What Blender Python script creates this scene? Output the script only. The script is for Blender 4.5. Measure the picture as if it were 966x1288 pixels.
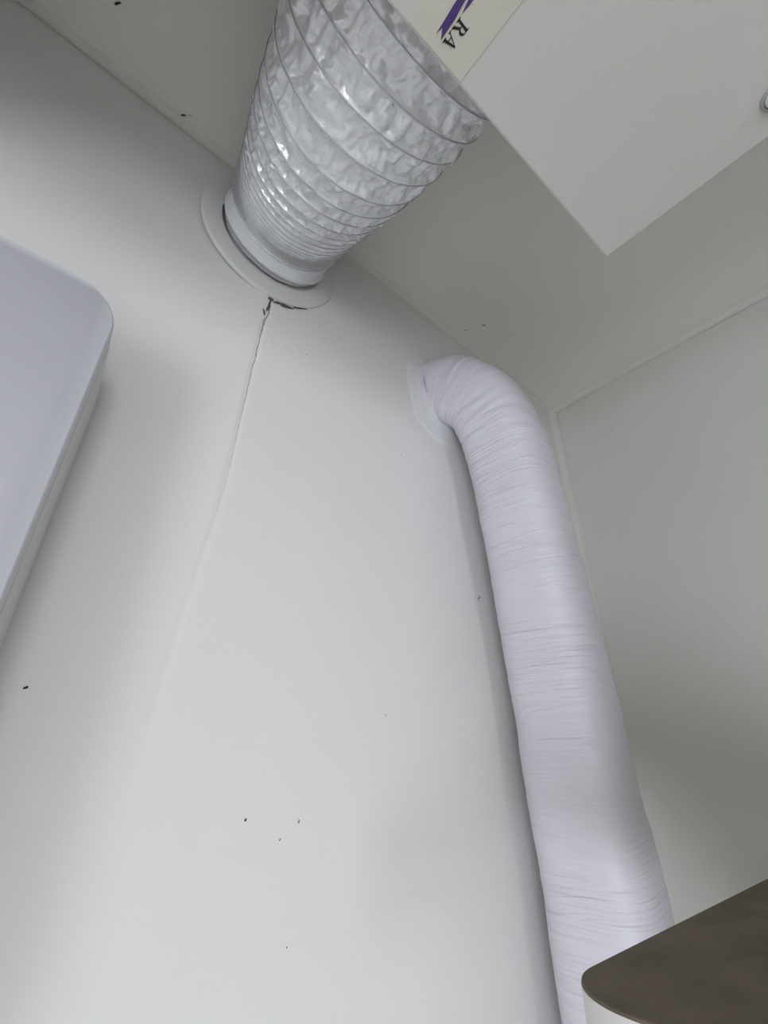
import bpy, bmesh, math, random
from mathutils import Vector, Matrix, noise

random.seed(7)
scene = bpy.context.scene
for o in list(bpy.data.objects):
    bpy.data.objects.remove(o, do_unlink=True)
C = scene.collection

# ------------------------------------------------------------------ camera
cam_data = bpy.data.cameras.new('camera')
cam = bpy.data.objects.new('camera', cam_data)
C.objects.link(cam)
cam_data.sensor_fit = 'HORIZONTAL'
cam_data.sensor_width = 36.0
cam_data.lens = 579.4557 / 966.0 * 36.0
cam_data.clip_start = 0.01
cam.matrix_world = Matrix(((0.7612221, -0.3099826, -0.5696066, -0.7027),
                           (-0.6484414, -0.3529484, -0.6745008, -0.3297),
                           (0.0080418, 0.8828014, -0.4696776, 1.7823),
                           (0, 0, 0, 1)))
scene.camera = cam

# ------------------------------------------------------------------ world, window light, added side fill, exposure
world = bpy.data.worlds.new('world')
scene.world = world
world.use_nodes = True
bg = world.node_tree.nodes['Background']
bg.inputs['Color'].default_value = (0.78, 0.86, 1.0, 1)
bg.inputs['Strength'].default_value = 1.0

CEIL = 2.384
RX0, RY0 = -2.6, -4.5                     # far left and far rear wall planes
WIN = (-1.95, -1.10, 0.60, 2.15)          # window in the rear wall: x0, x1, z0, z1

sun_data = bpy.data.lights.new('window_daylight', 'AREA')
sun_data.shape = 'RECTANGLE'
sun_data.size = WIN[1] - WIN[0] - 0.1
sun_data.size_y = WIN[3] - WIN[2] - 0.1
sun_data.energy = 38
sun_data.color = (0.915, 0.955, 1.07)
sun = bpy.data.objects.new('window_daylight', sun_data)
C.objects.link(sun)
sun.location = ((WIN[0] + WIN[1]) / 2, RY0 + 0.03, (WIN[2] + WIN[3]) / 2)
sun.rotation_euler = (math.radians(90), 0, 0)

FILL_WIN = (-2.75, -1.55, 0.20, 1.30)             # unseen window added in the left wall for fill light: y0, y1, z0, z1
d2 = bpy.data.lights.new('side_fill_light', 'AREA')  # added fill lamp that brightens the right wall and pipe
d2.shape = 'RECTANGLE'
d2.size = FILL_WIN[1] - FILL_WIN[0] - 0.1
d2.size_y = FILL_WIN[3] - FILL_WIN[2] - 0.1
d2.energy = 35
d2.color = (0.915, 0.955, 1.07)
side = bpy.data.objects.new('side_fill_light', d2)
C.objects.link(side)
side.location = (RX0 + 0.03, (FILL_WIN[0] + FILL_WIN[1]) / 2, (FILL_WIN[2] + FILL_WIN[3]) / 2)
side.rotation_euler = (math.radians(90), 0, math.radians(-90))

scene.view_settings.view_transform = 'Standard'
scene.view_settings.look = 'None'
scene.view_settings.gamma = 1.0
scene.view_settings.use_curve_mapping = False
scene.view_settings.exposure = 0.0

# ------------------------------------------------------------------ helpers
def obj(name, me, mat=None, parent=None, smooth=False):
    if isinstance(me, bmesh.types.BMesh):
        bm = me
        me = bpy.data.meshes.new(name)
        bm.normal_update()
        bm.to_mesh(me)
        bm.free()
    o = bpy.data.objects.new(name, me)
    C.objects.link(o)
    if mat is not None:
        me.materials.append(mat)
    if parent is not None:
        o.parent = parent
        o.matrix_parent_inverse = Matrix.Translation(-Vector(parent.location))
    if smooth:
        for p in me.polygons:
            p.use_smooth = True
    return o

def thing(name, label, cat, loc):
    o = bpy.data.objects.new(name, None)
    o.empty_display_size = 0.05
    C.objects.link(o)
    o.location = loc
    o['label'] = label
    o['category'] = cat
    return o

def struct(o, label=None):
    o['kind'] = 'structure'
    if label:
        o['label'] = label
    return o

def pydata(name, v, f):
    me = bpy.data.meshes.new(name)
    me.from_pydata([tuple(p) for p in v], [], f)
    me.update()
    return me

def box_bm(lo, hi, bevel=0.0, seg=3):
    bm = bmesh.new()
    bmesh.ops.create_cube(bm, size=1)
    for v in bm.verts:
        for i in range(3):
            v.co[i] = lo[i] if v.co[i] < 0 else hi[i]
    if bevel:
        bmesh.ops.bevel(bm, geom=list(bm.edges), offset=bevel, segments=seg, profile=0.5, affect='EDGES')
    return bm

def fbm(p, oct_=4):
    return noise.fractal(p, 1.0, 2.0, oct_)

def sstep(a, b, x):
    t = max(0.0, min(1.0, (x - a) / (b - a)))
    return t * t * (3 - 2 * t)

def interp(tab, x):
    if x <= tab[0][0]:
        return tab[0][1]
    for (a, va), (b, vb) in zip(tab, tab[1:]):
        if x <= b:
            t = (x - a) / (b - a)
            return va + (vb - va) * t
    return tab[-1][1]

def catmull(pts, n):
    pts = [Vector(p) for p in pts]
    P = [2 * pts[0] - pts[1]] + pts + [2 * pts[-1] - pts[-2]]
    out = []
    for i in range(1, len(P) - 2):
        p0, p1, p2, p3 = P[i - 1:i + 3]
        for k in range(n):
            t = k / n
            out.append(0.5 * (2 * p1 + (p2 - p0) * t + (2 * p0 - 5 * p1 + 4 * p2 - p3) * t * t
                              + (3 * p1 - p0 - 3 * p2 + p3) * t ** 3))
    out.append(pts[-1])
    return out

def resample(pts, step):
    L = [0.0]
    for a, b in zip(pts, pts[1:]):
        L.append(L[-1] + (b - a).length)
    n = max(2, int(L[-1] / step))
    out, j = [], 0
    for i in range(n + 1):
        s = L[-1] * i / n
        while j < len(L) - 2 and L[j + 1] < s:
            j += 1
        t = (s - L[j]) / max(1e-9, L[j + 1] - L[j])
        out.append(pts[j].lerp(pts[j + 1], t))
    return out, L[-1]

# ------------------------------------------------------------------ materials
def mat(name, col, rough=0.6, metallic=0.0, spec=0.5, vary=0.03, vscale=6.0, bump=0.0, bscale=60.0,
        vary_col=None, coat=0.0):
    m = bpy.data.materials.new(name)
    m.use_nodes = True
    nt = m.node_tree
    b = nt.nodes['Principled BSDF']
    b.inputs['Roughness'].default_value = rough
    b.inputs['Metallic'].default_value = metallic
    b.inputs['Specular IOR Level'].default_value = spec
    b.inputs['Coat Weight'].default_value = coat
    tc = nt.nodes.new('ShaderNodeTexCoord')
    nz = nt.nodes.new('ShaderNodeTexNoise')
    nz.inputs['Scale'].default_value = vscale
    nz.inputs['Detail'].default_value = 5
    nt.links.new(tc.outputs['Object'], nz.inputs['Vector'])
    mx = nt.nodes.new('ShaderNodeMix')
    mx.data_type = 'RGBA'
    c2 = vary_col or tuple(max(0, c * (1 - 2 * vary)) for c in col)
    mx.inputs[6].default_value = (*col, 1)
    mx.inputs[7].default_value = (*c2, 1)
    rp = nt.nodes.new('ShaderNodeMapRange')
    rp.inputs['From Min'].default_value = 0.3
    rp.inputs['From Max'].default_value = 0.75
    nt.links.new(nz.outputs['Fac'], rp.inputs['Value'])
    nt.links.new(rp.outputs['Result'], mx.inputs[0])
    nt.links.new(mx.outputs[2], b.inputs['Base Color'])
    if bump:
        n2 = nt.nodes.new('ShaderNodeTexNoise')
        n2.inputs['Scale'].default_value = bscale
        n2.inputs['Detail'].default_value = 6
        nt.links.new(tc.outputs['Object'], n2.inputs['Vector'])
        bp = nt.nodes.new('ShaderNodeBump')
        bp.inputs['Strength'].default_value = bump
        bp.inputs['Distance'].default_value = 0.002
        nt.links.new(n2.outputs['Fac'], bp.inputs['Height'])
        nt.links.new(bp.outputs['Normal'], b.inputs['Normal'])
    return m

PAINT = (0.805, 0.798, 0.775)
M_wall = mat('wall_paint', PAINT, 0.55, spec=0.35, vary=0.02, vscale=4, bump=0.12, bscale=45,
             vary_col=(0.79, 0.782, 0.745))
M_ceil = mat('ceiling_paint', (0.85, 0.84, 0.785), 0.6, spec=0.3, vscale=5, bump=0.12, bscale=50,
             vary_col=(0.835, 0.82, 0.755))
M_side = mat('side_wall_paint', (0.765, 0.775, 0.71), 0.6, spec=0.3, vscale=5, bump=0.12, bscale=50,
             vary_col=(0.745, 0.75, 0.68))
M_floor = mat('floor_tile', (0.80, 0.785, 0.74), 0.4, vscale=12, vary=0.06)
M_caulk = mat('yellowed_caulk', (0.78, 0.772, 0.71), 0.9, spec=0.1, vscale=40, vary=0.03)
M_putty = mat('white_putty', (0.80, 0.80, 0.80), 0.5, vscale=60, vary=0.02, bump=0.5, bscale=110)
M_flange = mat('flange_paint', (0.74, 0.738, 0.72), 0.4, vscale=20, vary=0.03)
M_collar = mat('collar_plastic', (0.74, 0.75, 0.77), 0.25, vscale=30, vary=0.03)
M_film = mat('duct_film', (0.86, 0.87, 0.89), 0.19, metallic=0.2, spec=0.6, vscale=50, vary=0.06, coat=0.3,
             bump=0.35, bscale=160)
M_wire = mat('duct_wire', (0.55, 0.555, 0.565), 0.4, metallic=0.5, vscale=30)
M_hood = mat('hood_enamel', (0.63, 0.602, 0.565), 0.45, vscale=10, vary=0.02, bump=0.05, bscale=200)
M_sticker = mat('sticker_cream', (0.63, 0.61, 0.525), 0.5, vscale=25, vary=0.03)
M_purple = mat('print_purple', (0.075, 0.035, 0.17), 0.5, vscale=30)
M_black = mat('print_black', (0.012, 0.011, 0.012), 0.5, vscale=30)
M_knob = mat('lens_plastic', (0.85, 0.86, 0.86), 0.15, vscale=30)
M_dark = mat('dark_metal', (0.10, 0.095, 0.09), 0.4, vscale=30)
M_grey = mat('lens_ring_grey', (0.42, 0.41, 0.40), 0.4, vscale=30)
M_panel = mat('panel_plastic', (0.61, 0.605, 0.645), 0.35, vscale=15, vary=0.015)
M_panelside = mat('panel_side', (0.66, 0.655, 0.64), 0.45, vscale=15, vary=0.02)
M_brown = mat('brown_board', (0.21, 0.172, 0.125), 0.7, spec=0.2, vscale=35, vary=0.16, bump=0.15, bscale=220)
M_cream = mat('cream_enamel', (0.80, 0.77, 0.73), 0.4, vscale=10, vary=0.02)
M_frame = mat('window_frame_white', (0.8, 0.8, 0.79), 0.4, vscale=10)
M_speck = mat('dirt_speck', (0.035, 0.032, 0.025), 0.8, vscale=80, vary=0.2)
M_smudge = mat('dirt_smudge', (0.34, 0.34, 0.28), 0.8, vscale=120, vary=0.15)
M_grime = mat('brown_grime', (0.20, 0.155, 0.135), 0.8, vscale=160, vary=0.3)
M_crack = mat('crack_grey', (0.46, 0.43, 0.41), 0.8, vscale=200, vary=0.2)  # warm grey colour of the crack line

def tape_material():
    m = bpy.data.materials.new('white_wrap_tape')
    m.use_nodes = True
    nt = m.node_tree
    b = nt.nodes['Principled BSDF']
    b.inputs['Base Color'].default_value = (0.77, 0.755, 0.81, 1)
    b.inputs['Roughness'].default_value = 0.42
    uv = nt.nodes.new('ShaderNodeUVMap')
    def wr(su, sv, lo, hi, dist):
        mp = nt.nodes.new('ShaderNodeMapping')
        mp.inputs['Scale'].default_value = (su, sv, 1)
        nt.links.new(uv.outputs['UV'], mp.inputs['Vector'])
        n = nt.nodes.new('ShaderNodeTexNoise')
        n.inputs['Scale'].default_value = 1
        n.inputs['Detail'].default_value = 3
        n.inputs['Distortion'].default_value = dist
        nt.links.new(mp.outputs['Vector'], n.inputs['Vector'])
        r = nt.nodes.new('ShaderNodeMapRange')
        r.inputs['From Min'].default_value = lo
        r.inputs['From Max'].default_value = hi
        nt.links.new(n.outputs['Fac'], r.inputs['Value'])
        return r.outputs['Result']
    fine = wr(3.0, 260.0, 0.3, 0.7, 0.3)
    big = wr(4.0, 70.0, 0.55, 0.75, 0.8)
    where = wr(2.0, 14.0, 0.42, 0.62, 0.2)
    mul = nt.nodes.new('ShaderNodeMath'); mul.operation = 'MULTIPLY'
    nt.links.new(fine, mul.inputs[0]); nt.links.new(where, mul.inputs[1])
    add = nt.nodes.new('ShaderNodeMath'); add.operation = 'ADD'
    nt.links.new(mul.outputs[0], add.inputs[0]); nt.links.new(big, add.inputs[1])
    bp = nt.nodes.new('ShaderNodeBump')
    bp.inputs['Strength'].default_value = 0.75
    bp.inputs['Distance'].default_value = 0.0013
    nt.links.new(add.outputs[0], bp.inputs['Height'])
    nt.links.new(bp.outputs['Normal'], b.inputs['Normal'])
    return m
M_tape = tape_material()

# ------------------------------------------------------------------ room shell
def linspace(a, b, n):
    return [a + (b - a) * i / n for i in range(n + 1)]

def slab(name, us, vs, place, disp, material, thick=0.12):
    """wall slab: dense front face (place(u, v, d), d = depth into the wall), plain rear"""
    nu, nv = len(us), len(vs)
    V = [place(u, v, disp(u, v)) for v in vs for u in us]
    F = [(j * nu + i, j * nu + i + 1, (j + 1) * nu + i + 1, (j + 1) * nu + i)
         for j in range(nv - 1) for i in range(nu - 1)]
    k = len(V)
    V += [place(us[0], vs[0], thick), place(us[-1], vs[0], thick),
          place(us[-1], vs[-1], thick), place(us[0], vs[-1], thick)]
    F.append((k, k + 3, k + 2, k + 1))
    F.append(tuple([k, k + 1] + [i for i in range(nu - 1, -1, -1)]))
    F.append(tuple([k + 3] + [(nv - 1) * nu + i for i in range(nu)] + [k + 2]))
    F.append(tuple([k] + [j * nu for j in range(nv)] + [k + 3]))
    F.append(tuple([k + 1, k + 2] + [j * nu + nu - 1 for j in range(nv - 1, -1, -1)]))
    me = pydata(name, V, F)
    o = obj(name, me, material)
    nq = (nu - 1) * (nv - 1)
    for i, p in enumerate(me.polygons):
        p.use_smooth = i < nq
    return struct(o)

CRACK = [(1.60, -0.626), (1.86, -0.6064), (1.9264, -0.5984), (1.9856, -0.5936), (2.0528, -0.592),
         (2.1456, -0.5888), (2.1792, -0.5872), (2.1904, -0.5845), (2.25, -0.584), (CEIL, -0.584)]

def back_disp(x, z):
    cx = interp(CRACK, z) + 0.0012 * noise.noise(Vector((0, 0, z * 60)))
    d = abs(x - cx)
    amp = sstep(1.62, 2.12, z)
    g = 0.0010 * amp * math.exp(-(d / 0.0028) ** 2)
    if x < cx:
        g += 0.006 * (1 - math.exp(-d / 0.09)) * sstep(-1.6, -0.9, x)
    g += 0.0013 * noise.noise(Vector((x * 5, 3.1, z * 4))) + 0.0004 * noise.noise(Vector((x * 17, 1.7, z * 13)))
    return g * sstep(-0.0, -0.03, x) * sstep(CEIL, CEIL - 0.05, z)

xs = linspace(RX0, -1.0, 12)[:-1] + linspace(-1.0, -0.64, 36)[:-1] + linspace(-0.64, -0.57, 120)[:-1] + linspace(-0.57, 0, 60)
zs = linspace(0, 1.4, 10)[:-1] + linspace(1.4, CEIL, 150)
wall_back = slab('wall_back', xs, zs, lambda u, v, d: (u, d, v), back_disp, M_wall)

def soft(sx, sy, a, seed):
    return lambda u, v: a * noise.noise(Vector((u * sx, v * sy, seed)))

ys = linspace(RY0, -0.8, 10)[:-1] + linspace(-0.8, 0, 50)
cys = ys + [0.06]
wall_right = slab('wall_right', ys, zs[::2] + [zs[-1]] if zs[-1] != zs[::2][-1] else zs[::2],
                  lambda u, v, d: (d, u, v), lambda u, v: soft(5, 4, 0.0015, 8.2)(u, v) * sstep(0, -0.03, u), M_side)
cxs = linspace(RX0, -1.0, 10)[:-1] + linspace(-1.0, 0, 60) + [0.06]
ceiling = slab('ceiling', cxs, cys, lambda u, v, d: (u, v, CEIL + d),
               lambda u, v: soft(6, 5, 0.0015, 4.4)(u, v) * sstep(0, -0.03, u) * sstep(0, -0.03, v), M_ceil)
struct(obj('floor', box_bm((RX0, RY0, -0.12), (0, 0, 0)), M_floor))

# unseen short partition, added to shade the pipe and the right wall
struct(obj('shade_partition', box_bm((-0.55, -1.05, 0), (0, -0.95, CEIL)), M_wall))

# unseen soffit between hood and wall, added to darken the upper left
struct(obj('shade_soffit', box_bm((-1.60, -0.234, 2.128), (-0.95, 0.002, CEIL), 0.002, 1), M_wall))

# walls with a window opening
M_glass = bpy.data.materials.new('window_glass'); M_glass.use_nodes = True
gb = M_glass.node_tree.nodes['Principled BSDF']
gb.inputs['Transmission Weight'].default_value = 1; gb.inputs['Roughness'].default_value = 0.0
gb.inputs['IOR'].default_value = 1.05
def joined(boxes, bevel=0.0):
    bm = bmesh.new()
    for lo, hi in boxes:
        b2 = box_bm(lo, hi, bevel, 1)
        me = bpy.data.meshes.new('tmp'); b2.to_mesh(me); b2.free()
        bm.from_mesh(me); bpy.data.meshes.remove(me)
    return bm
def window_wall(wname, iname, a0, a1, w, to3, lab):
    """to3(a, depth, z): a along the wall, depth outwards"""
    def bx(x0, x1, d0, d1, z0, z1):
        p, q = to3(x0, d0, z0), to3(x1, d1, z1)
        return tuple(min(m, n) for m, n in zip(p, q)), tuple(max(m, n) for m, n in zip(p, q))
    struct(obj(wname, joined([bx(a0, a1, 0, .12, 0, w[2]), bx(a0, a1, 0, .12, w[3], CEIL),
                              bx(a0, w[0], 0, .12, w[2], w[3]), bx(w[1], a1, 0, .12, w[2], w[3])]), M_wall))
    win = bpy.data.objects.new(iname, None); C.objects.link(win)
    wm = (w[0] + w[1]) / 2
    win.location = to3(wm, .06, w[2])
    struct(win, lab)
    obj('window_frame', joined([bx(w[0], w[0] + .04, .035, .085, w[2], w[3]), bx(w[1] - .04, w[1], .035, .085, w[2], w[3]),
                                bx(w[0], w[1], .035, .085, w[2], w[2] + .04), bx(w[0], w[1], .035, .085, w[3] - .04, w[3]),
                                bx(wm - .02, wm + .02, .035, .085, w[2], w[3])], 0.004), M_frame, win)
    for x0, x1 in ((w[0] + .04, wm - .02), (wm + .02, w[1] - .04)):
        lo, hi = bx(x0, x1, .057, .063, w[2] + .04, w[3] - .04)
        obj('pane', box_bm(lo, hi), M_glass, win)
window_wall('wall_front', 'window_1', RX0, 0, WIN, lambda a, d, z: (a, RY0 - d, z), 'white framed window behind the viewer')
window_wall('wall_left', 'fill_window', RY0, 0, FILL_WIN, lambda a, d, z: (RX0 - d, a, z), 'white framed window added in the left wall for fill light')

# coves and caulk in the seams
def cove(name, p0, p1, a, b, r, n, material, seed, lab):
    """concave fillet between two planes along p0-p1; a, b unit vectors out of the edge along each plane"""
    p0, p1, a, b = Vector(p0), Vector(p1), Vector(a), Vector(b)
    V, F = [], []
    k = 7
    for i in range(n + 1):
        t = i / n
        rr = r * (1 + 0.25 * noise.noise(Vector((t * 14, seed, 0))))
        p = p0.lerp(p1, t)
        for j in range(k):
            th = math.pi / 2 * j / (k - 1)
            V.append(p + a * (rr * (1 - math.sin(th)) + 0.0002) + b * (rr * (1 - math.cos(th)) + 0.0002))
    m = k
    for i in range(n):
        for j in range(m - 1):
            j2 = j + 1
            F.append((i * m + j, i * m + j2, (i + 1) * m + j2, (i + 1) * m + j))
    o = obj(name, pydata(name, V, F), material, smooth=True)
    return struct(o, lab)
cove('trim_1', (RX0, 0, CEIL), (0, 0, CEIL), (0, -1, 0), (0, 0, -1), 0.008, 160, M_caulk, 1.0,
     'yellowed caulk bead between ceiling and lit wall')
cove('trim_2', (0, RY0, CEIL), (0, 0, CEIL), (-1, 0, 0), (0, 0, -1), 0.010, 120, M_side, 2.0,
     'painted fillet between ceiling and right wall')
cove('trim_3', (0, 0, 0), (0, 0, CEIL), (-1, 0, 0), (0, -1, 0), 0.012, 120, M_caulk, 3.0,
     'yellowed fillet in the corner behind the wrapped pipe')

# ------------------------------------------------------------------ marks on the surfaces (real specks, children of the surface)
def blob_mesh(name, r, elong, ang, seed, jag, h, to_world):
    n = 22
    r *= 0.62
    V, F = [to_world(0, 0, h)], []
    for i in range(n):
        th = 2 * math.pi * i / n
        rr = r * (1 + jag * noise.noise(Vector((math.cos(th) * 1.6, math.sin(th) * 1.6, seed))))
        a, b = rr * math.cos(th) * elong, rr * math.sin(th)
        V.append(to_world(a * math.cos(ang) - b * math.sin(ang), a * math.sin(ang) + b * math.cos(ang), 0.0))
    for i in range(n):
        F.append((0, 1 + i, 1 + (i + 1) % n))
    return pydata(name, V, F)

def wall_speck(x, z, r, el, ang, seed, m=None, jag=0.6):
    d = back_disp(x, z)
    me = blob_mesh('speck', r, el, ang, seed, jag, 0.0006, lambda a, b, h: (x + a, d - 0.0005 - h, z + b))
    obj('speck', me, m or M_speck, wall_back)
def ceil_speck(x, y, r, el, ang, seed, m=None, jag=0.6):
    me = blob_mesh('speck', r, el, ang, seed, jag, 0.0006, lambda a, b, h: (x + a, y + b, CEIL - 0.0015 - h))
    obj('speck', me, m or M_speck, ceiling)
def side_speck(y, z, r, el, ang, seed, m=None):
    me = blob_mesh('speck', r, el, ang, seed, 0.6, 0.0006, lambda a, b, h: (-0.0015 - h, y + a, z + b))
    obj('speck', me, m or M_speck, wall_right)

for a in ((-.6784, 1.8144, .0011, 1.9, .5, 1), (-.5392, 1.7456, .0009, 1.8, .9, 2), (-.536, 2.1648, .0009, 1.0, 0, 4),
          (-.5008, 1.6768, .0006, 1.3, 1.2, 5)):
    wall_speck(*a)
for dx, dz, r, el, an in ((0, 0, .0013, 2.6, .9), (.0015, .002, .001, 2.2, -.5), (-.0018, -.0012, .0009, 2.4, .2), (-.001, -.0035, .0006, 2, 1.3)):
    wall_speck(-.2768 + dx, 1.9488 + dz, r, el, an, 3 + dx * 900, M_smudge, 0.8)
for a in ((-.4992, 1.7424, .0009, 2.5, 1.1, 6), (-.4208, 1.8144, .0008, 1.5, .3, 7), (-.3984, 2.0976, .0008, 1.5, .3, 8),
          (-.5127, 1.733, .0007, 2, .8, 9)):
    wall_speck(*a, M_smudge)
ceil_speck(-.7915, -.0545, .0016, 3.2, -.9, 11, jag=0.4)
ceil_speck(-.717, -.010, .0012, 3.6, -.7, 12)
ceil_speck(-.711, -.0145, .0006, 5.0, -.3, 14, M_smudge)
ceil_speck(-.262, -.047, .0030, 1.6, -.6, 13, M_smudge)
ceil_speck(-.276, -.022, .0016, 1.6, .4, 15, M_smudge)
ceil_speck(-.304, -.0784, .0008, 1.4, .4, 16)
for a in ((-.064, 2.277, .0011, 1.4, .4, 21), (-.1008, 2.2816, .0010, 1.5, 1.2, 22), (-.045, 2.243, .0009, 1.8, 1.2, 23)):
    side_speck(*a, M_smudge)

# brown grime and flaked paint where the crack starts under the duct flange
wall_speck(-.5848, 2.2135, .0060, 1.4, 1.2, 31, M_grime, 0.9)
wall_speck(-.5858, 2.201, .0024, 5.5, 1.45, 32, M_grime, 0.9)
wall_speck(-.5895, 2.189, .0016, 6.0, 1.75, 36, M_grime, 0.9)
wall_speck(-.5875, 2.175, .0014, 9.0, 1.5, 37, M_crack, 0.9)
wall_speck(-.572, 2.2145, .0040, 4.6, .32, 33, M_grime, 0.9)
wall_speck(-.552, 2.2255, .0028, 5.5, .60, 38, M_grime, 0.9)
# hairline crack running down the seam
V, F = [], []
n = 150
for i in range(n + 1):
    z = 2.205 - (2.205 - 1.95) * i / n
    x = interp(CRACK, z) + 0.0012 * noise.noise(Vector((0, 0, z * 60)))
    w = 0.00006 + 0.0006 * sstep(1.93, 2.22, z) ** 1.6 * (1 + 0.6 * noise.noise(Vector((z * 150, 0, 3))))
    for s in (-1, 1):
        xx = x + s * w
        V.append((xx, back_disp(xx, z) - 0.0003, z))
for i in range(n):
    F.append((2 * i, 2 * i + 1, 2 * i + 3, 2 * i + 2))
obj('crack', pydata('crack', V, F), M_crack, wall_back)

# ------------------------------------------------------------------ flexible exhaust duct
S = 1.6
def W(x, y, z):
    return Vector((x * S, y * S, 2.4 + z * S))
FX, FZ = -0.371 * S, 2.4 - 0.0645 * S
duct = thing('exhaust_duct', 'crinkled silvery white flexible duct with wire coil, fixed to round wall flange', 'duct', (FX, 0, FZ))

def lathe_y(prof, cx, cz, n=96, wob=None):
    """revolve (y, r) profile about the axis x = cx, z = cz"""
    V, F = [], []
    for k, (y, r) in enumerate(prof):
        for i in range(n):
            th = 2 * math.pi * i / n
            rr = r + (wob(y, th) if wob else 0)
            V.append((cx + rr * math.cos(th), y, cz + rr * math.sin(th)))
    for k in range(len(prof) - 1):
        for i in range(n):
            i2 = (i + 1) % n
            F.append((k * n + i, k * n + i2, (k + 1) * n + i2, (k + 1) * n + i))
    return V, F
fr, fi = 0.0515 * S, 0.0385 * S
V, F = lathe_y([(0.001, fr - .0005), (-0.0024, fr), (-0.0032, fr - .0004), (-0.0036, fr - .0014), (-0.0042, fi + .004), (-0.0042, fi),
                (0.001, fi)], FX, FZ)
fl = obj('flange', pydata('flange', V, F), M_flange, duct, smooth=True)
fl['label'] = 'flat round painted flange'
fl.modifiers.new('es', 'EDGE_SPLIT').split_angle = 0.9

cr = 0.0385 * S
V, F = lathe_y([(-0.004, cr - .003), (-0.0095, cr - .0025), (-0.011, cr + .0005), (-0.0135, cr + .0018), (-0.016, cr + .0008),
                (-0.018, cr - .0005), (-0.026, cr - .0008), (-0.036, cr - .0005), (-0.038, cr + .001), (-0.040, cr - .0008)],
               FX, FZ + .003, wob=lambda y, th: 0.0007 * noise.noise(Vector((math.cos(th) * 6, math.sin(th) * 6, y * 90))))
co = obj('collar', pydata('collar', V, F), M_collar, duct, smooth=True)
co['label'] = 'glossy white collar sleeve'

# hose: centre line and radius by depth y (scene units / S)
AX = [(-0.018, -0.3715, -0.0620), (-0.035, -0.3725, -0.0650), (-0.06, -0.3745, -0.0745), (-0.09, -0.377, -0.0860),
      (-0.12, -0.379, -0.0960), (-0.150, -0.380, -0.100), (-0.172, -0.380, -0.101)]
RAD = [(-0.1695, 0.0515), (-0.15, 0.0508), (-0.12, 0.0492), (-0.09, 0.0465), (-0.06, 0.0430), (-0.035, 0.0400), (-0.018, 0.0385)]
cl = catmull([W(x, y, z) for y, x, z in AX], 30)
cl, Lh = resample(cl, 0.00055)
# turns: phase as a function of arc length, pitch grows from squeezed to stretched
phase = [0.0]
def pitch(s):
    if s < 0.008:
        return 0.006
    return 0.0026 + (0.0195 - 0.0026) * sstep(0.012, 0.17, s)
ds = Lh / (len(cl) - 1)
for i in range(1, len(cl)):
    phase.append(phase[-1] + ds / pitch(i * ds))

shift = math.ceil(phase[-1]) - interp([(i * ds, ph) for i, ph in enumerate(phase)], Lh - 0.017)
phase = [ph + shift for ph in phase]

def hose_frame(i):
    t = (cl[min(i + 1, len(cl) - 1)] - cl[max(i - 1, 0)]).normalized()
    # stretched turns lean a little: rings are not quite square to the axis
    e1 = Vector((1, 0, 0)); e1 = (e1 - t * e1.dot(t)).normalized()
    e2 = t.cross(e1)
    return t, e1, e2

NT = 260
V, F, UVd = [], [], []
for i, p in enumerate(cl):
    s = i * ds
    t, e1, e2 = hose_frame(i)
    R = interp(RAD, p.y / S) * S
    pt = pitch(s)
    sag = 0.30 * pt * (1 - 0.55 * sstep(0.006, 0.0255, pt))
    for k in range(NT):
        th = 2 * math.pi * k / NT
        fr_ = (phase[i] - k / NT) % 1.0
        h = math.sin(math.pi * fr_)
        c, sn = math.cos(th), math.sin(th)
        r = R - sag * (h ** 0.7)
        if h > 0.02:
            ca = sstep(0.0, 0.5, h) * sstep(0.002, 0.016, pt)
            turn = math.floor(phase[i] - k / NT)
            q = Vector((c * 5.5, sn * 5.5, s * 45 + turn * 3.7))
            n1 = abs(noise.noise(q))
            n2 = abs(noise.noise(Vector((c * 13 + 4, sn * 13, s * 80 + turn * 1.3))))
            n3 = noise.noise(Vector((c * 30, sn * 30 + 7, s * 120)))
            r += ca * (0.0085 * (n1 - 0.22) + 0.0048 * (n2 - 0.22) + 0.0007 * n3)
        r += 0.0005 * noise.noise(Vector((c * 8, sn * 8, s * 300)))
        v = p + (e1 * c + e2 * sn) * r
        v.y = max(v.y, -0.2692 - (v.x + 0.4268) * 0.029)
        V.append(v)
for i in range(len(cl) - 1):
    for k in range(NT):
        k2 = (k + 1) % NT
        if k2 == 0 and False:
            continue
        F.append((i * NT + k, i * NT + k2, (i + 1) * NT + k2, (i + 1) * NT + k))
hose = obj('hose_film', pydata('hose_film', V, F), M_film, duct, smooth=True)
hose['label'] = 'crinkled silvery white film'

# wire coil under the film ridges
V, F = [], []
total = phase[-1]
steps = int((total - phase[0]) * 90)
j = 0
nw = 6
cnt = 0
for q in range(steps + 1):
    ph = phase[0] + 1.0 + (total - phase[0] - 1.0) * q / steps
    # point where phase - theta/2pi is an integer
    while j < len(phase) - 2 and phase[j + 1] < ph:
        j += 1
    f = (ph - phase[j]) / max(1e-9, phase[j + 1] - phase[j])
    p = cl[j].lerp(cl[j + 1], f)
    t, e1, e2 = hose_frame(j)
    th = 2 * math.pi * (ph % 1.0)
    R = interp(RAD, p.y / S) * S
    pt = pitch(j * ds)
    wr = 0.00040 + 0.00012 * sstep(0.004, 0.02, pt)
    rad = e1 * math.cos(th) + e2 * math.sin(th)
    o = p + rad * (R - 0.0001)
    o.y = max(o.y, -0.268 - (o.x + 0.4268) * 0.029)
    for m in range(nw):
        a = 2 * math.pi * m / nw
        V.append(o + rad * wr * math.cos(a) + t * wr * math.sin(a))
    cnt += 1
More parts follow.
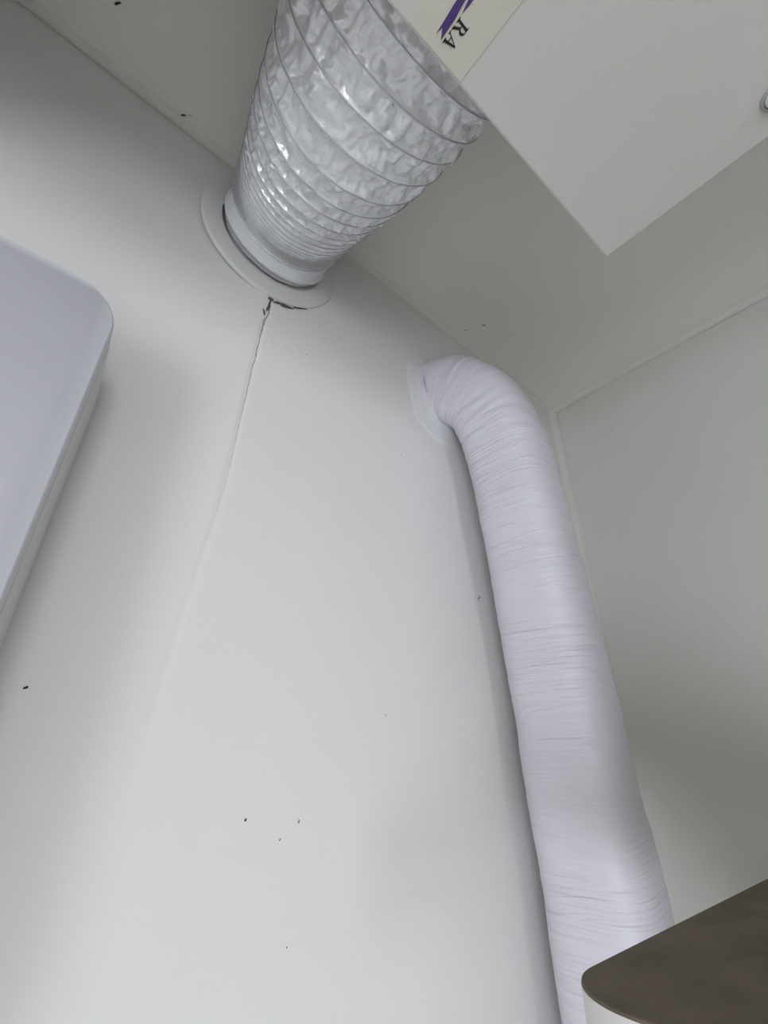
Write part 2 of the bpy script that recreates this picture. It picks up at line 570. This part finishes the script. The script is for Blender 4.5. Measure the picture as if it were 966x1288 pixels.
for q in range(cnt - 1):
    for m in range(nw):
        m2 = (m + 1) % nw
        F.append((q * nw + m, q * nw + m2, (q + 1) * nw + m2, (q + 1) * nw + m))
wire = obj('wire_coil', pydata('wire_coil', V, F), M_wire, duct, smooth=True)
wire['label'] = 'thin grey wire coil'

# ------------------------------------------------------------------ wrapped pipe
pipe = thing('wrapped_pipe', 'thick pipe wrapped in wrinkled white tape running down the corner', 'pipe',
             tuple(W(-0.195, 0, -0.1)))
PT = [(-0.196, 0.0015, -0.1015), (-0.1955, -0.006, -0.104), (-0.1935, -0.018, -0.110), (-0.188, -0.034, -0.128), (-0.180, -0.041, -0.155),
      (-0.172, -0.043, -0.190), (-0.166, -0.043, -0.230), (-0.159, -0.042, -0.275), (-0.151, -0.041, -0.326), (-0.1455, -0.041, -0.401),
      (-0.140, -0.041, -0.45), (-0.136, -0.041, -0.52)]
pc = catmull([W(*p) for p in PT], 14)
pc, Lp = resample(pc, 0.0016)
last = pc[-1]
for z in linspace(last.z - 0.05, 0.0, 12):
    pc.append(Vector((last.x + 0.02 * sstep(last.z, 0.4, z), last.y, z)))
NP = 72
V, F, UV = [], [], []
e1 = Vector((1, 0, 0))
arc = 0.0
prev = None
for i, p in enumerate(pc):
    t = (pc[min(i + 1, len(pc) - 1)] - pc[max(i - 1, 0)]).normalized()
    e1 = (e1 - t * e1.dot(t)).normalized()
    e2 = t.cross(e1)
    if prev is not None:
        arc += (p - prev).length
    prev = p
    R = 0.0302 * S * (1 + 0.04 * sstep(0.07, 0.0, arc) + 0.012 * noise.noise(Vector((arc * 14, 0, 0))))
    bend = sstep(0.03, 0.07, arc) * sstep(0.20, 0.12, arc)
    for k in range(NP):
        th = 2 * math.pi * k / NP
        a = th - 0.17
        ex = 3.0
        se = (abs(math.cos(a)) ** ex + abs(math.sin(a)) ** ex) ** (-1 / ex)
        r = R * se * 0.965
        lap = ((arc - 0.018 * math.sin(th * 1.0) * 0.6) / 0.021 + k / NP) % 1.0
        r += 0.00035 * (1 - lap)
        # gathered folds on the inside of the bend, small crumples elsewhere
        r += 0.0011 * bend * noise.noise(Vector((math.cos(th) * 1.2, math.sin(th) * 1.2, arc * 130)))
        r += 0.0007 * noise.noise(Vector((math.cos(th) * 1.5, math.sin(th) * 1.5, arc * 55)))
        r += 0.0014 * noise.noise(Vector((math.cos(th) * 0.9, math.sin(th) * 0.9 + 5, arc * 16)))
        V.append(p + (e1 * math.cos(th) + e2 * math.sin(th)) * r)
for i in range(len(pc) - 1):
    for k in range(NP):
        k2 = (k + 1) % NP
        F.append((i * NP + k, i * NP + k2, (i + 1) * NP + k2, (i + 1) * NP + k))
me = pydata('tape_wrap', V, F)
uvl = me.uv_layers.new(name='UVMap')
arcs = [0.0]
for a, b in zip(pc, pc[1:]):
    arcs.append(arcs[-1] + (b - a).length)
for poly in me.polygons:
    seam = max(v % NP for v in poly.vertices) - min(v % NP for v in poly.vertices) > NP // 2
    for li in poly.loop_indices:
        vi = me.loops[li].vertex_index
        k = vi % NP
        u = k / NP
        if seam and k == 0:
            u = 1.0
        uvl.data[li].uv = (u, arcs[vi // NP])
tape = obj('tape_wrap', me, M_tape, pipe, smooth=True)

# putty smeared round the hole
V, F = [], []
hc = W(-0.1985, 0, -0.104)
NR, NTH = 14, 72
for a in range(NR + 1):
    f = a / NR
    for k in range(NTH):
        th = 2 * math.pi * k / NTH
        c, sn = math.cos(th), math.sin(th)
        ro = (0.0455 - 0.006 * sn) * S * (1 + 0.16 * noise.noise(Vector((c * 1.8, sn * 1.8, 5.5))) + 0.05 * noise.noise(Vector((c * 5, sn * 5, 1.5))))
        ri = 0.029 * S
        r = ri + (ro - ri) * f
        x, z = hc.x + r * c, hc.z + r * sn
        hgt = 0.007 * (1 - f) ** 1.6 + 0.0016 * (1 - f ** 10) * (1 + 0.5 * noise.noise(Vector((c * 3, sn * 3, f * 3 + 9)))) + 0.0012 * (1 - f) * noise.noise(Vector((c * 4, sn * 4, f * 4))) + 0.0006 * (1 - f ** 6)
        V.append((x, back_disp(x, z) - hgt + 0.0003, z))
for a in range(NR):
    for k in range(NTH):
        k2 = (k + 1) % NTH
        F.append((a * NTH + k, a * NTH + k2, (a + 1) * NTH + k2, (a + 1) * NTH + k))
pu = obj('putty_collar', pydata('putty_collar', V, F), M_putty, pipe, smooth=True)
pu['label'] = 'uneven white putty smeared round the hole'

# ------------------------------------------------------------------ hood overhead
HZ = 2.128
HX1, HY1 = -0.4268, -0.2695
hood = thing('extractor_hood', 'pale boxy hood overhead with flat underside and cream printed sticker', 'hood', (-0.8, -0.55, HZ))
bm = box_bm((-1.60, -0.95, HZ), (HX1, HY1, CEIL + 0.0), 0.0015, 2)
def skew(bm):                              # the hood hangs slightly askew to the wall
    for v in bm.verts:
        v.co.y -= (v.co.x - HX1) * 0.029
    return bm
skew(bm)
obj('casing', bm, M_hood, hood)
st_x0, st_x1 = -0.6336, -0.5945
st = obj('sticker', skew(box_bm((st_x0, -0.40, HZ - 0.0004), (st_x1, HY1 - 0.0016, HZ + 0.0003))), M_sticker, hood)
st['label'] = 'cream sticker with purple ribbon and black letters'

def flat(name, polys, m, parent, z=HZ - 0.0007):
    """print: list of polygons in (reading = +Y, up = +X) coordinates, extruded 0.3 mm"""
    bm = bmesh.new()
    for pl in polys:
        lo = [bm.verts.new((x, y, z)) for x, y in pl]
        hi = [bm.verts.new((x, y, z + 0.0004)) for x, y in pl]
        n = len(pl)
        bm.faces.new(lo); bm.faces.new(hi[::-1])
        for i in range(n):
            bm.faces.new((lo[i], hi[i], hi[(i + 1) % n], lo[(i + 1) % n]))
    bmesh.ops.recalc_face_normals(bm, faces=bm.faces)
    bmesh.ops.triangulate(bm, faces=[f for f in bm.faces if len(f.verts) > 4])
    return obj(name, bm, m, parent)

def letter(name, polys, y0, x0, sy, sx):
    return flat(name, [[(x0 + v * sx, y0 + u * sy) for u, v in pl] for pl in polys], M_black, st)
# serif capitals in a unit box (u reading direction, v up)
def arcpts(cu, cv, ru, rv, a0, a1, n):
    return [(cu + ru * math.cos(math.radians(a0 + (a1 - a0) * i / n)), cv + rv * math.sin(math.radians(a0 + (a1 - a0) * i / n))) for i in range(n + 1)]
outer = arcpts(0.45, 0.735, 0.36, 0.265, 90, -90, 10)
inner = arcpts(0.42, 0.735, 0.18, 0.21, 90, -90, 10)
bowl = [[outer[i], outer[i + 1], inner[i + 1], inner[i]] for i in range(10)]
R_polys = [[(0.13, 0), (0.33, 0), (0.33, 1), (0.13, 1)], [(0.0, 0), (0.46, 0), (0.46, 0.05), (0.0, 0.05)],
           [(0.0, 0.95), (0.46, 0.95), (0.46, 1.0), (0.0, 1.0)], [(0.33, 0.47), (0.46, 0.47), (0.43, 0.53), (0.33, 0.53)],
           [(0.42, 0.50), (0.62, 0.50), (0.98, 0.04), (0.76, 0.0)], [(0.70, 0), (1.02, 0), (1.02, 0.05), (0.70, 0.05)]] + bowl
A_polys = [[(0.10, 0), (0.18, 0), (0.52, 1.0), (0.46, 1.0)], [(0.66, 0), (0.90, 0), (0.56, 1.0), (0.44, 1.0)],
           [(0.26, 0.30), (0.70, 0.30), (0.68, 0.36), (0.28, 0.36)], [(0.0, 0), (0.30, 0), (0.30, 0.05), (0.0, 0.05)],
           [(0.56, 0), (1.02, 0), (1.02, 0.05), (0.56, 0.05)]]
letter('letter', R_polys, -0.2842, -0.6146, 0.0062, 0.0068)
letter('letter', A_polys, -0.2775, -0.6146, 0.0066, 0.0068)
flat('ribbon', [[(-0.6206, -0.300), (-0.6206, -0.2864), (-0.6196, -0.2715), (-0.6188, -0.2752), (-0.6158, -0.2712), (-0.6160, -0.2816), (-0.6172, -0.2896), (-0.6172, -0.300)],
                [(-0.6164, -0.300), (-0.6162, -0.2915), (-0.6148, -0.2855), (-0.6142, -0.2895), (-0.6140, -0.300)]], M_purple, st)
kn = obj('lamp_lens', pydata('lamp_lens', *(lambda V, F: ([(-.4485 + (x - 0), -0.3835 + (z - 0), HZ + 0.0005 + y) for x, y, z in V], F))(
    *lathe_y([(0.0, .0062), (-0.0018, .0062), (-0.004, .0054), (-0.0056, .0034), (-0.0062, .0003)], 0, 0, 28))), M_knob, hood, smooth=True)
kn['label'] = 'small glossy white dome'
obj('lens_ring', pydata('lens_ring', *(lambda V, F: ([(-.4485 + x, -0.3835 + z, HZ + 0.0005 + y) for x, y, z in V], F))(
    *lathe_y([(0.0, .0082), (-0.0016, .0080), (-0.0020, .0070), (0.0, .0062)], 0, 0, 28))), M_grey, hood, smooth=True)

# ------------------------------------------------------------------ rounded wall unit at the left
PX1, PZ1 = -0.7035, 2.0304
PX0, PZ0 = -1.32, 1.60
unit = thing('wall_unit', 'smooth white plastic wall unit with rounded corner, at the left edge of the photo', 'wall unit', ((PX0 + PX1) / 2, 0, PZ0))
def rrect(x0, x1, z0, z1, r, n=12):
    out = []
    for cx, cz, a0 in ((x1 - r, z1 - r, 0), (x0 + r, z1 - r, 90), (x0 + r, z0 + r, 180), (x1 - r, z0 + r, 270)):
        for i in range(n + 1):
            a = math.radians(a0 + 90 * i / n)
            out.append((cx + r * math.cos(a), cz + r * math.sin(a)))
    return out
def loft(rings):
    V, F = [], []
    n = len(rings[0])
    for rg in rings:
        V += rg
    for k in range(len(rings) - 1):
        for i in range(n):
            i2 = (i + 1) % n
            F.append((k * n + i, k * n + i2, (k + 1) * n + i2, (k + 1) * n + i))
    F.append(tuple(range(n - 1, -1, -1)))
    F.append(tuple((len(rings) - 1) * n + i for i in range(n)))
    return V, F
def prring(y, g, r=0.026):
    return [(x, y, z) for x, z in rrect(PX0 - g, PX1 + g, PZ0 - g, PZ1 + g * 0.2, r + g * 0.5)]
V, F = loft([prring(0.004, 0.0080), prring(-0.050, 0.0035), prring(-0.066, 0.0018)])
o = obj('base_shell', pydata('base_shell', V, F), M_panelside, unit, smooth=True)
o.modifiers.new('es', 'EDGE_SPLIT').split_angle = 0.7
V, F = loft([prring(-0.066, 0.0016), prring(-0.077, 0.0008), prring(-0.0794, 0.0001), prring(-0.080, -0.0010)])
o = obj('front_cover', pydata('front_cover', V, F), M_panel, unit, smooth=True)
o.modifiers.new('es', 'EDGE_SPLIT').split_angle = 0.9

# ------------------------------------------------------------------ thick shelf board below right
KX0, KX1, KY0, KY1, KZ = -0.488, -0.001, -0.43, -0.182, 1.7024
shelf = thing('wall_shelf', 'thick shelf with dark brown top, cream edge and rounded corner in front of the pipe', 'shelf', (-0.1, (KY0 + KY1) / 2, KZ - 0.026))
def kring(z, g, r=0.03):
    return [(x, y, z) for x, y in rrect(KX0 + g, KX1 - g, KY0 + g, KY1 - g, max(.004, r - g))]
V, F = loft([kring(KZ - 0.026, 0.0015), kring(KZ - 0.025, 0.0), kring(KZ - 0.0014, 0.0)])
o = obj('board', pydata('board', V, F), M_cream, shelf, smooth=True)
o.modifiers.new('es', 'EDGE_SPLIT').split_angle = 0.6
V, F = loft([kring(KZ - 0.0014, 0.0002), kring(KZ - 0.0004, 0.0004), kring(KZ, 0.0010)])
o = obj('top_veneer', pydata('top_veneer', V, F), M_brown, shelf, smooth=True)
o.modifiers.new('es', 'EDGE_SPLIT').split_angle = 0.5
o['label'] = 'dark brown flat top surface'
for y in (-0.25, -0.37):
    bm = bmesh.new()
    pts = [(-0.003, KZ - 0.026), (-0.30, KZ - 0.026), (-0.30, KZ - 0.060), (-0.025, KZ - 0.235), (-0.003, KZ - 0.235)]
    a = [bm.verts.new((x, y - 0.011, z)) for x, z in pts]
    b = [bm.verts.new((x, y + 0.011, z)) for x, z in pts]
    bm.faces.new(a); bm.faces.new(b[::-1])
    for i in range(5):
        bm.faces.new((a[i], b[i], b[(i + 1) % 5], a[(i + 1) % 5]))
    bmesh.ops.recalc_face_normals(bm, faces=bm.faces)
    obj('bracket', bm, M_cream, shelf)
